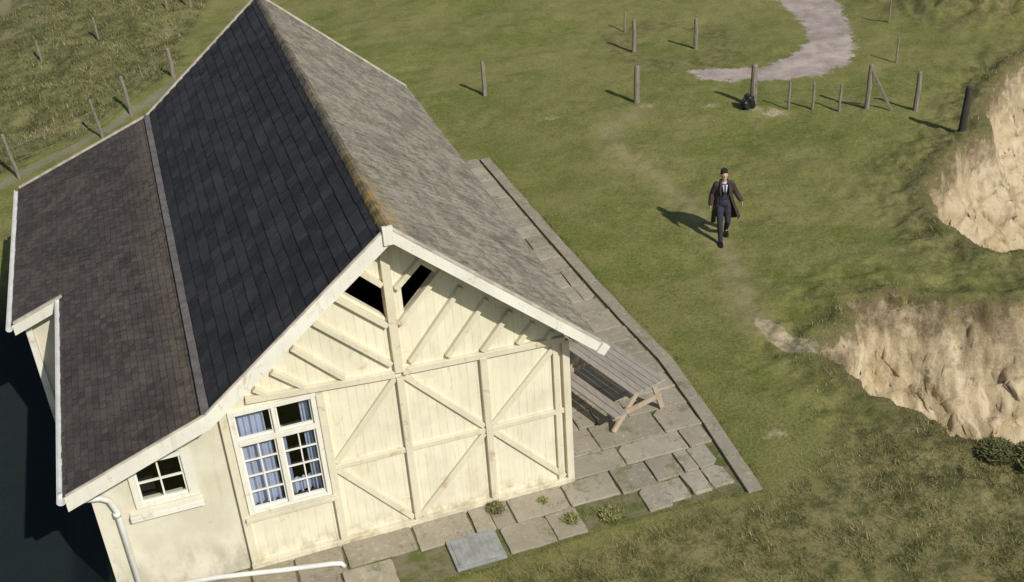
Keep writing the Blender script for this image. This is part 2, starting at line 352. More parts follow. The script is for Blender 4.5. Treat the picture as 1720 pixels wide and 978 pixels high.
    t.L(g,b.inputs['Base Color']);b.inputs['Roughness'].default_value=.95;b.inputs['Specular IOR Level'].default_value=.1
    h=t.math('ADD',t.math('MULTIPLY',fine,1.),t.math('MULTIPLY',vf,.5))
    h=t.math('ADD',h,t.math('MULTIPLY',t.math('MULTIPLY',t.ramp(cd,0,.2),t.noise(5,9,.78)),3.5))
    t.bump(h,.65,.05,b);return m
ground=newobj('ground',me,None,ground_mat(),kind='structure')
mb=MB();mb.add([(16,-600,-13.2),(900,-600,-13.2),(900,600,-13.2),(16,600,-13.2)],[(0,1,2,3)])
newobj('sea',mb.mesh('sea'),None,simple('sea_water',(.03,.07,.08),(.05,.10,.11),.3,.15,.3,.2,spec=.5),kind='structure')
def hz(x,y):
    return height(np.atleast_1d(np.array(x,float)),np.atleast_1d(np.array(y,float)))[0]

# ------------------------------------------------------------------ paving
mb=MB()
def slab(x0,x1,y0,y1,z,tint=None,chip=.03,mi=0,crack=True):
    if crack and x1-x0>.6 and random.random()<.2:
        m_=x0+(x1-x0)*random.uniform(.35,.65);slab(x0,m_-.006,y0,y1,z,tint,chip,mi,False);slab(m_+.006,x1,y0,y1,z-.004,tint,chip,mi,False);return
    j=lambda:random.uniform(-.012,.012)
    c=[(x0+j(),y0+j()),(x1+j(),y0+j()),(x1+j(),y1+j()),(x0+j(),y1+j())];pts=[]
    broken=random.random()<.25;bc=random.randrange(4)
    for i in range(4):
        a=Vector(c[i]);b=Vector(c[(i+1)%4]);L=(b-a).length;d=(b-a)/L;nrm=Vector((-d.y,d.x))
        n=max(2,int(L/.11))
        for k in range(n):
            s=k/n
            if k==0:
                e=random.uniform(.01,.03) if not (broken and i==bc) else random.uniform(.05,.13)
                pv=Vector(c[i-1]);dp=(pv-a).normalized()
                pts.append(a+dp*e);pts.append(a+d*e)
            elif s*L>.16: pts.append(a+d*(s*L)+nrm*random.uniform(-.15,1)*chip*.4)
    n=len(pts);tx=random.uniform(-.012,.012);ty=random.uniform(-.012,.012)
    cx=(x0+x1)/2;cy=(y0+y1)/2
    zz=[z+tx*(p.x-cx)+ty*(p.y-cy) for p in pts]
    vs=[(p.x,p.y,q-.07) for p,q in zip(pts,zz)]+[(p.x,p.y,q-.008) for p,q in zip(pts,zz)]
    vs+=[(p.x+(cx-p.x)*.02,p.y+(cy-p.y)*.02,q) for p,q in zip(pts,zz)]
    fs=[(i,(i+1)%n,n+(i+1)%n,n+i) for i in range(n)]+[(n+i,n+(i+1)%n,2*n+(i+1)%n,2*n+i) for i in range(n)]+[tuple(2*n+i for i in range(n))]
    mb.add(vs,fs,tint,mi)
def edge_x(y): return float(np.interp(y,[-1.4,.8,2.6,4.9,8.5,13.1],[2.85,3.05,3.15,3.0,2.9,2.8]))
y=-.02
while y<12.9:
    h=random.uniform(.48,.85);xe=edge_x(y+h/2)-.28;x=.04
    while x<xe-.2:
        w=random.uniform(.6,1.25)
        if xe-(x+w)<.4: w=xe-x
        slab(x,x+w-.022,y,y+h-.022,random.uniform(.002,.014));x+=w
    y+=h
y=-1.28
for h in (.62,.62):
    x=-8.2
    while x<1.3:
        w=random.uniform(.65,1.25)
        if 1.35-(x+w)<.35:w=1.35-x
        skip=(x+w>-2.45 and x<-1.55 and y<-1)
        if y<-1 and x>-.75 and x<.5 and random.random()<.7: skip=True
        if not skip:
            slab(x,x+w-.028,y+random.uniform(-.05,.02),y+h-.025,random.uniform(0,.016))
        x+=w
    y+=h
slab(-1.52,-.95,-1.33,-.69,.01)
slab(1.36,1.86,-.63,-.05,.012);slab(1.89,2.52,-.60,-.05,.010)
slab(1.30,1.72,-1.2,-.68,.008);slab(1.76,2.12,-1.18,-.64,.022,1,.05,1,False);slab(2.135,2.52,-1.15,-.63,.018,.9,.05,1,False)
y=-1.5
while y<13.1:
    h=random.uniform(.6,1.2);xa=edge_x(y);xb=edge_x(y+h);y1=y+h-.012;z=random.uniform(.022,.032);tn=random.uniform(0,.3)
    P=[(xa-.25,y),(xa+random.uniform(-.01,.01),y),((xa+xb)/2+random.uniform(-.015,.015),y+h*.5),(xb+random.uniform(-.01,.01),y1),(xb-.25,y1)]
    n=5;mb.add([(p[0],p[1],z-.08) for p in P]+[(p[0],p[1],z) for p in P],[(i,(i+1)%n,n+(i+1)%n,n+i) for i in range(n)]+[tuple(n+i for i in range(n))],tn);y+=h
newobj('paving',mb.mesh('paving'),None,[M_flag,M_flagl],kind='structure')
mb=MB();mb.box(-2.42,-1.6,-1.38,-.68,-.02,.028);mb.box(-2.36,-1.66,-1.32,-.74,.02,.04)
for i in range(8): mb.box(-2.33+i*.085,-2.29+i*.085,-1.29,-.77,.035,.044)
newobj('drain_cover',mb.mesh('drain_cover',bevel=.004),None,M_cover,"square grey metal drain cover set in the flagstones","drain cover")

# ------------------------------------------------------------------ house
house=empty('house',(-2.69,0,0),"cream timber framed seaside house with steep slate roof and lean-to","house")
YF=-.57;YB=11.47;AX=-2.69;AZ=5.77
sR=.877;sL=.799;sN=.38
def ztop(x):
    if x>=AX: return AZ-(x-AX)*sR
    if x>=-5.58: return AZ+(x-AX)*sL
    return AZ+(-5.58-AX)*sL+(x+5.58)*sN
TH=.17
def wall_holes(name,outer,holes,y0,y1,m,label=None):
    loops=[outer]+holes;allp=[p for l in loops for p in l]
    tri=tessellate_polygon([[Vector((p[0],p[1],0)) for p in l] for l in loops])
    n=len(allp);vs=[(p[0],y0,p[1]) for p in allp]+[(p[0],y1,p[1]) for p in allp]
    fs=[tuple(t) for t in tri]+[tuple(n+i for i in t[::-1]) for t in tri];b=0
    for l in loops:
        k=len(l)
        for i in range(k): fs.append((b+i,b+(i+1)%k,n+b+(i+1)%k,n+b+i))
        b+=k
    q=MB();q.add(vs,fs);me=q.mesh(name);return newobj(name,me,house,m,label)
HL=[(-3.08,4.82),(-3.36,4.57),(-2.765,3.99),(-2.765,4.51)]
HR=[(-2.16,4.76),(-1.95,4.56),(-2.49,3.99),(-2.49,4.44)]
BW=(-5.27,-4.02,1.08,2.97)
SW=(-6.82,-6.04,1.73,2.50)
def rect(x0,x1,z0,z1): return [(x0,z0),(x1,z0),(x1,z1),(x0,z1)]
wall_holes('gable_wall',[(-5.38,-.06),(0,-.06),(0,ztop(0)-TH),(AX,AZ-TH-.02),(-5.38,ztop(-5.38)-TH)],[HL,HR,rect(*BW)],0,.12,M_board,"cream vertical boarded gable wall with rust streaks")
wall_holes('rendered_wall',[(-7.45,-1.2),(-5.382,-1.2),(-5.382,ztop(-5.38)-TH),(-5.58,ztop(-5.58)-TH),(-7.45,ztop(-7.45)-TH)],[rect(*SW)],.012,.2,M_render,"stained cream roughcast wall of the lean-to")
q=MB()
q.box(-.12,0,.121,11.2,-.1,ztop(0)-TH-.01)
q.box(-7.45,-7.3,.2,5.6,-1.2,ztop(-7.45)-TH-.01)
q.box(-8.4,-8.28,5.6,11.2,-1.3,ztop(-8.4)-TH-.01)
q.box(-8.279,-7.3,5.6,5.72,-1.3,ztop(-8.28)-TH-.02)
q.add([(-7.452,5.598,2.0),(-8.398,5.598,2.0),(-8.398,5.598,ztop(-8.4)-TH),(-7.452,5.598,ztop(-7.45)-TH)],[(0,1,2,3)])
for (xa,xb) in ((-8.27,-5.58),(-5.58,AX),(AX,-.121)):
    q.add([(xa,11.2,-1.2),(xb,11.2,-1.2),(xb,11.2,ztop(xb)-TH),(xa,11.2,ztop(xa)-TH),(xa,11.1,-1.2),(xb,11.1,-1.2),(xb,11.1,ztop(xb)-TH),(xa,11.1,ztop(xa)-TH)],
      [(0,1,2,3),(7,6,5,4),(2,3,7,6)])
newobj('side_wall',q.mesh('side_wall'),house,M_render)
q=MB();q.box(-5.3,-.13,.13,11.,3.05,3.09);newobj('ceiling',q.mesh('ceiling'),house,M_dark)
q=MB()
def tb(x0,z0,x1,z1,w=.10,proj=.06,t=None):
    e=random.uniform(0,.004)
    q.beam((x0,-(proj+e)/2+.002,z0),(x1,-(proj+e)/2+.002,z1),w,proj+e,up=(0,1,0),tint=t)
tb(-5.44,.02,.06,.02,.15,.085);
for x in (-1.36,-2.69): tb(x,.09,x,2.93,.115,.085)
tb(AX,3.03,AX,5.52,.135,.09)
tb(-3.93,.09,-3.93,2.98,.12,.08);tb(-5.37,.09,-5.37,3.22,.12,.08)
tb(0.0,.09,0,2.88,.12,.08);tb(-.17,.09,-.17,2.92,.09,.06)
tb(-5.0,3.17,-2.75,3.0,.11,.075);tb(-2.63,3.02,-.0,2.90,.11,.076)
tb(-3.88,1.55,-2.75,1.54,.09,.06);tb(-2.63,1.54,-1.42,1.52,.09,.06);tb(-1.3,1.52,-.06,1.52,.09,.06)
for a in [(-2.77,2.92,-3.86,1.62),(-2.61,2.92,-1.43,1.60),(-.12,2.85,-1.29,1.58),(-1.44,1.46,-2.63,.13),(-1.29,1.46,-.10,.13),(-3.85,1.49,-2.76,.13)]: tb(*a,w=.095,proj=.055)
for a in [(-3.17,4.98,-2.77,4.58),(-3.47,4.55,-2.77,3.88),(-3.83,4.22,-2.79,3.19),(-4.2,3.88,-3.53,3.16),(-4.55,3.56,-4.13,3.17),(-4.85,3.34,-4.7,3.2)]: tb(*a,w=.085,proj=.085)
for a in [(-2.08,4.94,-2.58,4.47),(-1.83,4.64,-2.60,3.86),(-1.60,4.26,-2.5,3.16),(-1.22,3.95,-1.92,3.10),(-.86,3.64,-1.36,3.04),(-.50,3.34,-.78,3.02),(-.2,3.1,-.3,2.97)]: tb(*a,w=.085,proj=.085)
newobj('timber_framing',q.mesh('timber_framing',bevel=.006),house,M_trim,"weathered cream timber studs, rails and diagonal braces")
def barge(q,xa,xb,y,h=.25,t=.05):
    za=ztop(xa)-.02;zb=ztop(xb)-.02
    vs=[(xa,y,za-h),(xb,y,zb-h),(xb,y,zb),(xa,y,za),(xa,y+t,za-h),(xb,y+t,zb-h),(xb,y+t,zb),(xa,y+t,za)]
    q.add(vs,[(0,1,2,3),(7,6,5,4),(0,1,5,4),(1,2,6,5),(2,3,7,6),(3,0,4,7)])
q=MB();barge(q,AX-.002,.42,YF-.02,.19);barge(q,-5.58,AX+.002,YF-.022,.25);barge(q,-7.68,-5.581,YF-.02,.24)
q.beam((AX,YF-.03,AZ+.02),(AX,YF-.03,AZ-.26),.15,.065,up=(0,1,0))
q.beam((.36,YF-.02,ztop(.36)-.11),(.48,YF-.02,ztop(.48)-.10),.17,.10,up=(0,1,0))
newobj('barge_board',q.mesh('barge_board',bevel=.005),house,M_white)
q=MB();barge(q,AX,.42,YB-.03,.22);barge(q,-5.58,AX,YB-.03,.22);barge(q,-8.62,-5.58,YB-.028,.22)
newobj('barge_board',q.mesh('barge_board',bevel=.005),house,M_white)
q=MB();barge(q,-8.6,-7.66,5.28,.2)
newobj('barge_board',q.mesh('barge_board',bevel=.005),house,M_white)
def capline(q,xa,xb,y,w=.12,up=.035):
    q.beam((xa,y,ztop(xa)+up-.02),(xb,y,ztop(xb)+up-.02),w,.04,up=(0,0,1))
q=MB();capline(q,AX+.05,.40,YF+.02,.07,.03);capline(q,-5.58,AX-.05,YF+.0,.03,.01);capline(q,-7.66,-5.6,YF+.0,.03,.01)
newobj('verge_cap',q.mesh('verge_cap',bevel=.004),house,M_verge)
q=MB();capline(q,AX,.40,YB-.02,.07,.04);capline(q,-5.58,AX,YB-.02,.06,.04);capline(q,-8.6,-5.6,YB-.02,.07,.04)
newobj('verge_cap',q.mesh('verge_cap',bevel=.004),house,M_verge)
q=MB();capline(q,-8.58,-7.66,5.30,.07,.03)
newobj('verge_cap',q.mesh('verge_cap',bevel=.004),house,M_verge)
def roof(name,xa,xb,ya,yb,exp,wid,m,lip=.012,label=None,jit=.004,patch=None):
    q=MB();za=ztop(xa+(1e-6 if xb>xa else -1e-6));zb=ztop(xb)
    L=math.hypot(xb-xa,zb-za);d=Vector(((xb-xa)/L,0,(zb-za)/L));nrm=Vector((-d.z,0,d.x))
    if nrm.z<0:nrm=-nrm
    t=.12
    P=[Vector((xa,ya,za)),Vector((xb,ya,zb)),Vector((xb,yb,zb)),Vector((xa,yb,za))]
    top=[p-nrm*.028 for p in P];bot=[p-nrm*t for p in P]
    q.add(top+bot,[(0,1,2,3),(7,6,5,4),(0,1,5,4),(1,2,6,5),(2,3,7,6),(3,0,4,7)],.2)
    nrow=int(math.ceil(L/exp))
    for r in range(nrow):
        s0=r*exp;s1=min((r+1)*exp,L+.02)
        y=ya-(wid*.5 if r%2 else 0)+random.uniform(-.02,.02)
        while y<yb:
            a=max(y,ya)+.003;b=min(y+wid,yb)-.003;y+=wid
            if b-a<.02: continue
            j=random.uniform(0,jit);sk=random.uniform(-.006,.006)
            h0=-.022;h1=-.008+j
            o=Vector((xa,0,za))
            def pt(s,yy,h):
                w=o+d*s+nrm*h;return (w.x,yy,w.z)
            ss=s1+sk+.006;tv=random.random();mi=0
            if patch and patch(o+d*(s0+exp/2)+Vector((0,(a+b)/2,0))): mi=1
            tw=random.uniform(-.3,.3)*jit
            q.add([pt(s0,a,h0),pt(s0,b,h0),pt(ss,b,h1+tw),pt(ss,a,h1-tw),pt(ss,b,h1-lip),pt(ss,a,h1-lip)],[(0,1,2,3),(3,2,4,5)],tv,mi)
    return newobj(name,q.mesh(name),house,[m,M_newslate],label)
roof('slate_roof',AX,-5.56,YF,YB,.225,.30,M_slate,.024,"steep dark charcoal slate slope",jit=.009)
roof('lichened_roof',AX,.43,YF,YB,.145,.18,M_lich,.014,jit=.006,label="grey-brown lichen mottled tile slope")
def patch(p): return (-6.5<p.x<-6.05 and -.35<p.y<.25) or (-6.15<p.x<-5.72 and -.1<p.y<.45) or (-6.0<p.x<-5.75 and .4<p.y<.75)
roof('tiled_roof',-5.58,-7.68,YF,5.3,.115,.17,M_tile,.012,"dark brown plain tile lean-to slope",jit=.006,patch=patch)
roof('tiled_roof',-5.58,-8.60,5.3,YB,.115,.17,M_tile,.012,"dark brown plain tile lean-to slope",jit=.006)
q=MB();y=YF-.02
while y<YB:
    L=.33;r=.075;vs=[];n=7
    for yy,rr in ((y,r+.006),(y+L+.02,r)):
        for i in range(n):
            a=math.pi*(i/(n-1));vs.append((AX+math.cos(a)*rr*1.15,yy,AZ-.03+math.sin(a)*rr*.75-abs(math.cos(a))*.055))
    q.add(vs,[(i,i+1,n+i+1,n+i) for i in range(n-1)]+[tuple(range(n))]);y+=L
newobj('ridge_tiles',q.mesh('ridge_tiles'),house,M_ridge,"curved ridge tiles spotted with yellow lichen")
q=MB();q.beam((-5.57,YF,ztop(-5.57)+.012),(-5.57,YB,ztop(-5.57)+.012),.13,.02)
newobj('lead_flashing',q.mesh('lead_flashing'),house,M_lead)
def gutter(x,ya,yb,z):
    q=MB();n=9;vs=[]
    for yy in (ya,yb):
        for i in range(n):
            a=math.pi*(1+i/(n-1));vs.append((x+math.cos(a)*.06,yy,z+math.sin(a)*.06))
        for i in range(n):
            a=math.pi*(2-i/(n-1));vs.append((x+math.cos(a)*.05,yy,z+math.sin(a)*.05))
    N=2*n
    q.add(vs,[(i,(i+1)%N,N+(i+1)%N,N+i) for i in range(N)]+[tuple(range(N)),tuple(range(N,2*N))])
    return newobj('gutter',q.mesh('gutter'),house,M_pipe)
gutter(-7.73,YF-.08,5.36,ztop(-7.68)-.03);gutter(-8.66,5.2,YB+.02,ztop(-8.6)-.03)
q=MB();q.tube([(-7.74,-.45,2.62),(-7.74,-.40,2.50),(-7.72,-.15,2.28),(-7.62,-.07,2.16),(-7.30,-.07,2.10),(-7.20,-.07,2.02),(-7.14,-.07,1.80),(-7.12,-.07,-1.1)],.045,12)
q.tube([(-7.15,-.07,1.7),(-7.15,-.07,1.78)],.056,12)
newobj('downpipe',q.mesh('downpipe',smooth=True),house,M_pipe)
q=MB();q.tube([(-6.8,-.10,.16),(-6.0,-.2,.15),(-5.0,-.42,.13),(-4.25,-.57,.12),(-4.1,-.6,.10),(-4.06,-.61,.03)],[.04]*6,12)
newobj('drain_pipe',q.mesh('drain_pipe',smooth=True),house,M_pipe,"white plastic waste pipe lying along the wall foot")
q=MB();q.box(-8.46,-8.34,5.52,5.64,-1.2,ztop(-8.4)-TH-.02);newobj('corner_post',q.mesh('corner_post',bevel=.006),house,M_white)
q=MB();q.box(.12,.26,-.12,.0,2.84,2.93);newobj('vent_box',q.mesh('vent_box',bevel=.01),house,M_pipe)
q=MB();q.box(-3.0,-2.72,-.045,0.0,-.14,-.065)
newobj('air_brick',q.mesh('air_brick',bevel=.004),house,simple('rust_brick',(.22,.13,.08),(.12,.08,.05),12,.9,.3,.006))
def window(x0,x1,z0,z1,yp,label,build):
    w=bpy.data.objects.new('window',None);link(w);w.location=((x0+x1)/2,yp,z0);w["label"]=label
    wparent(w,house)
    def part(name,q,m,bev=.004,smooth=False):
        o=newobj(name,q.mesh(name,bevel=bev,smooth=smooth),None,m);wparent(o,w);return o
    build(part,x0,x1,z0,z1,yp)
    return w
def curtain(part,x0,x1,z0,z1,y,folds=9):
    q=MB();n=folds*8;vs=[];ph=random.random()*6
    for zz,am in ((z1,.7),((z0+z1)/2,1.),(z0,1.2)):
        for i in range(n+1):
            u=i/n;vs.append((x0+(x1-x0)*u,y+.026*am*math.sin(u*folds*2*math.pi+ph)+.01*math.sin(u*17),zz))
    fs=[(r*(n+1)+i,r*(n+1)+i+1,(r+1)*(n+1)+i+1,(r+1)*(n+1)+i) for r in range(2) for i in range(n)]
    q.add(vs,fs);part('curtain',q,M_curt,0,True)
def pane(part,x0,x1,z0,z1,y):
    q=MB();q.add([(x0,y,z0),(x1,y,z0),(x1,y,z1),(x0,y,z1)],[(0,1,2,3)]);part('glass',q,M_glass,0)
def bigwin(part,x0,x1,z0,z1,yp):
    q=MB();f=.05;tz=2.42;mx=-4.64
    q.box(x0-.03,x0+f,-.055,.08,z0-.02,z1+.04);q.box(x1-f,x1+.03,-.055,.08,z0-.02,z1+.04)
    q.box(x0+f,x1-f,-.052,.08,z1-f+.01,z1+.04);q.box(x0+f,x1-f,-.05,.08,z0-.02,z0+f-.02)
    q.box(x0+f,x1-f,-.06,.08,tz-.045,tz+.045);q.box(mx-.035,mx+.035,-.048,.078,z0+f-.02,tz-.045);q.box(mx-.03,mx+.03,-.047,.078,tz+.045,z1-f+.01)
    part('frame',q,M_white)
    q=MB();lo=z0+f-.02;hi=tz-.045;h2=z1-f+.01
    for a,b in ((x0+f,mx-.035),(mx+.035,x1-f)):
        q.box(a,a+.03,.0,.05,lo,hi);q.box(b-.03,b,.0,.05,lo,hi)
        q.box(a+.03,b-.03,.001,.05,lo,lo+.035);q.box(a+.03,b-.03,.001,.05,hi-.03,hi)
        m_=(a+b)/2;q.box(m_-.011,m_+.011,.002,.035,lo+.035,hi-.03)
        for k in range(1,4):
            zz=lo+.035+(hi-lo-.065)*k/4;q.box(a+.03,b-.03,.004,.033,zz-.011,zz+.011)
        q.box(a,a+.025,.0,.05,tz+.045,h2);q.box(b-.025,b,.0,.05,tz+.045,h2)
        q.box(a+.025,b-.025,.001,.05,tz+.045,tz+.07);q.box(a+.025,b-.025,.001,.05,h2-.025,h2)
    part('glazing_bars',q,M_sash,.002)
    pane(part,x0+f,x1-f,z0+.02,z1-.03,.04)
    curtain(part,x0+.03,x0+.54,z0+.0,tz+.0,.16,5);curtain(part,x1-.22,x1-.03,z0+.0,z1,.17,3);curtain(part,x0+.03,x0+.48,tz-.02,z1,.15,5);curtain(part,mx+.03,mx+.12,z0,tz,.18,1)
    curtain(part,x1-.5,x1-.2,z0,z0+.28,.2,3)
    q=MB();q.box(x0-.10,x1+.08,-.14,.0,z0-.10,z0-.03);part('sill',q,M_trim)
window(*BW,0,"cream casement window with small panes and pale blue curtains",bigwin)
def smallwin(part,x0,x1,z0,z1,yp):
    q=MB();f=.07
    q.box(x0-.05,x0+.04,-.04,.1,z0-.03,z1+.05);q.box(x1-.04,x1+.11,-.04,.1,z0-.03,z1+.05);q.box(x0+.04,x1-.04,-.038,.1,z1-.02,z1+.05);q.box(x0+.04,x1-.04,-.038,.1,z0-.03,z0+.03)
    part('frame',q,M_white)
    q=MB();a,b,c,d=x0+.04,x1-.04,z0+.03,z1-.02
    q.box(a,a+.035,.01,.06,c,d);q.box(b-.035,b,.01,.06,c,d);q.box(a+.035,b-.035,.012,.06,c,c+.035);q.box(a+.035,b-.035,.012,.06,d-.035,d)
    m_=(a+b)/2;q.box(m_-.013,m_+.013,.014,.055,c+.035,d-.035);mz=(c+d)/2;q.box(a+.035,b-.035,.016,.053,mz-.013,mz+.013)
    part('glazing_bars',q,M_sash,.002)
    pane(part,a,b,c,d,.04)
    q=MB();q.box(x0-.16,x1+.14,-.13,.012,z0-.19,z0-.09);part('sill',q,M_white)
window(*SW,0,"small four pane window with deep cream sill",smallwin)
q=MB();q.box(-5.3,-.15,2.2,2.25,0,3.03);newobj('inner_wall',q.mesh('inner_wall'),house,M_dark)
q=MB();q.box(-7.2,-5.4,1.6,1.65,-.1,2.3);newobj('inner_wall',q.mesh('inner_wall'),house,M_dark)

# ------------------------------------------------------------------ picnic table
tabl=empty('picnic_table',(1.75,1.9,.02),"weathered grey wooden picnic table with bench, on the flagstones","picnic table")
L0=Vector((1.95,.95,0));ax_=Vector((-.28,.96,0)).normalized();sd=Vector((ax_.y,-ax_.x,0))
LEN=1.95
q=MB()
for i in range(6):
    o=sd*(-.33+i*.128);e=random.uniform(-.012,.012)
    q.beam(L0+o+Vector((0,0,.735))-ax_*(.0+e),L0+o+ax_*(LEN+e)+Vector((0,0,.735)),.121,.035)
newobj('table_top',q.mesh('table_top',bevel=.004),tabl,M_wood)
q=MB()
for i in range(2):
    o=sd*(-.76+i*.15)
    q.beam(L0+o+Vector((0,0,.43)),L0+o+ax_*LEN+Vector((0,0,.43)),.14,.035)
newobj('seat',q.mesh('seat',bevel=.004),tabl,M_wood)
for s in (.10,LEN-.2):
    q=MB();c=L0+ax_*s
    q.beam(c-sd*.76+ax_*.05+Vector((0,0,.02)),c-sd*.12+ax_*.05+Vector((0,0,.71)),.045,.10,up=sd)
    q.beam(c+sd*.40+ax_*.05+Vector((0,0,.02)),c+sd*.16+ax_*.05+Vector((0,0,.71)),.045,.10,up=sd)
    q.beam(c-sd*.82+ax_*.0+Vector((0,0,.37)),c+sd*.32+Vector((0,0,.37)),.045,.09,up=(0,0,1))
    q.beam(c-sd*.30+Vector((0,0,.685)),c+sd*.33+Vector((0,0,.685)),.045,.07,up=(0,0,1))
    newobj('leg',q.mesh('leg',bevel=.004),tabl,M_wood2)

# ------------------------------------------------------------------ posts
def post(x,y,h,r,m,label,lean=(0,0),square=False,name='wooden_post',group="wooden fence posts in the turf",zz=None):
    z=float(hz(x,y)[0]) if zz is None else zz;q=MB();n=4 if square else 9;k=6
    pts=[];rad=[]
    for i in range(k+1):
        t=i/k;pts.append((lean[0]*t*h+random.uniform(-.01,.01),lean[1]*t*h,-.3+(h+.3)*t));rad.append(r*(1.08-.18*t)*random.uniform(.95,1.05))
    pts.append((pts[-1][0]+.01,pts[-1][1],h+.03));rad.append(r*.5)
    q.tube(pts,rad,n)
    me=q.mesh(name,smooth=False);o=newobj(name,me,None,m,label,"fence post",group)
    o.location=(x,y,z);return o
LBL="weathered grey wooden fence post standing in grass"
post(4.11,17.57,1.05,.075,M_post,LBL,square=True)
post(7.92,14.95,1.1,.085,M_post,"round grey wooden post with a worn earth patch",lean=(.03,0))
post(10.74,13.18,1.2,.10,M_post,"thick weathered gate post with black bag at its foot",lean=(.02,0))
for (x,y) in ((11.5,12.5),(12.1,12.2),(12.7,11.8)): post(x,y,.78,.04,M_post,"slim low fence stake in the turf",lean=(random.uniform(-.03,.03),0))
post(13.4,11.5,1.25,.07,M_post,"grey strainer post with a slanting brace beside it")
post(14.49,10.8,1.1,.075,M_post,LBL)
post(14.6,8.98,1.35,.10,M_postd,"dark thick post leaning at the crumbling cliff edge",lean=(.05,.0),zz=-.05)
post(9.7,19.11,1.05,.07,M_post,LBL);post(11.5,18.3,1.0,.065,M_post,LBL);post(10.2,21.0,.7,.03,M_post,"slim low fence stake in the turf")
post(16.2,14.2,.8,.03,M_post,"slim low fence stake in the turf");post(17.9,17.1,.8,.03,M_post,"slim low fence stake in the turf")
G2="posts along the overgrown bank"
LP=((-9.29,17.7,1.3,.05),(-7.0,19.6,1.2,.045),(-6.11,21.01,1.2,.06),(-4.6,23.77,.95,.08),(-8.8,28.2,.7,.045),(-6.8,29.1,.8,.045),(-4.2,30.6,.7,.05),(-3.3,31.,.8,.06))
for (x,y,h,r) in LP:
    post(x,y,h,r,M_post,"leaning grey fence post on the overgrown bank",lean=(-.10 if y<20 else -.04,.0),group=G2)
z=float(hz(13.7,11.2)[0]);q=MB();q.beam((13.42,11.45,z+1.1),(13.9,11.05,z-.05),.06,.07)
newobj('slanting_brace',q.mesh('slanting_brace',bevel=.005),None,M_post,"slanting wooden brace leaning on a strainer post","fence brace")
M_wire=simple('rusty_wire',(.25,.23,.20),(.17,.15,.13),5,.6,0)
def wire(pts,h,label,gr):
    P=[]
    for i in range(len(pts)-1):
        a=pts[i];b=pts[i+1];za=float(hz(a[0],a[1])[0]);zb=float(hz(b[0],b[1])[0])
        for k in range(5):
            t=k/5;P.append((a[0]+(b[0]-a[0])*t,a[1]+(b[1]-a[1])*t-.03,za+(zb-za)*t+h-.04*math.sin(math.pi*t)))
    P.append((pts[-1][0],pts[-1][1]-.03,zb+h))
    q=MB();q.tube(P,.006,5);newobj('fence_wire',q.mesh('fence_wire'),None,M_wire,label,"fence wire",gr)
RW=[(10.74,13.1),(11.5,12.5),(12.1,12.2),(12.7,11.8),(13.4,11.5),(14.49,10.8)]
for h in (.35,.68): wire(RW,h,"thin rusty wire strung between grey fence posts","fence wires")
for h in (.5,.9): wire([(-9.35,17.7),(-7.05,19.6),(-6.15,21.01),(-4.6,23.77)],h,"thin rusty wire strung along the overgrown bank","fence wires")
z=float(hz(10.6,13.0)[0]);bm=bmesh.new();bmesh.ops.create_icosphere(bm,subdivisions=4,radius=1)
for v in bm.verts:
    a=v.co.copy();k=1+.16*math.sin(a.x*5+a.z*3)+.10*math.sin(a.y*9+1)+.05*math.sin(a.z*15+a.x*8)
    v.co=Vector((a.x*.2*k,a.y*.17*k,max(-.02,.2+a.z*.22*k)))
me=bpy.data.meshes.new('black_bag');bm.to_mesh(me);bm.free();me.polygons.foreach_set('use_smooth',[True]*len(me.polygons))
o=newobj('black_bag',me,None,simple('black_plastic',(.012,.012,.013),(.02,.02,.02),6,.4,.4,.01,spec=.5),"crumpled black sack at the foot of a gate post","bag");o.location=(10.52,13.02,z)

# ------------------------------------------------------------------ person
mx,my=6.33,6.58;mz=float(hz(mx,my)[0])
man=empty('person',(mx,my,mz),"person striding in long open dark coat, dark suit and tie","person")
M_skin=simple('skin',(.56,.36,.26),(.50,.31,.22),9,.55,.05,.002)
M_hair=simple('hair',(.016,.011,.009),(.028,.018,.013),20,.7,.5,.01)
M_coat=simple('brown_coat_wool',(.042,.028,.029),(.064,.043,.042),12,.9,.3,.005)
M_suit=simple('dark_suit_cloth',(.024,.024,.036),(.038,.038,.054),12,.85,.2,.004)
M_shirt=simple('pale_shirt',(.62,.65,.72),(.52,.55,.62),9,.8,.1,.003)
M_tie=simple('dark_tie',(.03,.03,.05),(.02,.02,.04),9,.7,0)
M_shoe=simple('black_shoe',(.012,.011,.011),(.02,.018,.016),9,.35,0)
def remeshed(q,name,m,voxel=.012,smooth=4):
    me=q.mesh(name);o=newobj(name,me,None,m)
    md=o.modifiers.new('r','REMESH');md.mode='VOXEL';md.voxel_size=voxel
    ms=o.modifiers.new('s','SMOOTH');ms.iterations=smooth;ms.factor=.5
    bpy.context.view_layer.update();dg=bpy.context.evaluated_depsgraph_get()
    me2=bpy.data.meshes.new_from_object(o.evaluated_get(dg));o.modifiers.clear();o.data=me2
    me2.materials.clear();me2.materials.append(m);me2.polygons.foreach_set('use_smooth',[True]*len(me2.polygons))
    o.parent=man;o.rotation_euler=(0,0,FACE);return o
FACE=math.radians(-16)
J=dict(nb=(0,.0,1.50),nt=(0,-.015,1.58),
 shR=(-.17,0,1.455),elR=(-.25,.06,1.20),wrR=(-.31,-.03,.975),shL=(.17,0,1.455),elL=(.29,.08,1.21),wrL=(.42,.0,1.00),
 hiR=(-.085,0,.93),knR=(-.10,-.17,.52),anR=(-.09,-.24,.10),toR=(-.10,-.40,.04),
 hiL=(.085,0,.93),knL=(.11,-.06,.50),anL=(.13,.22,.17),toL=(.14,.10,.045))
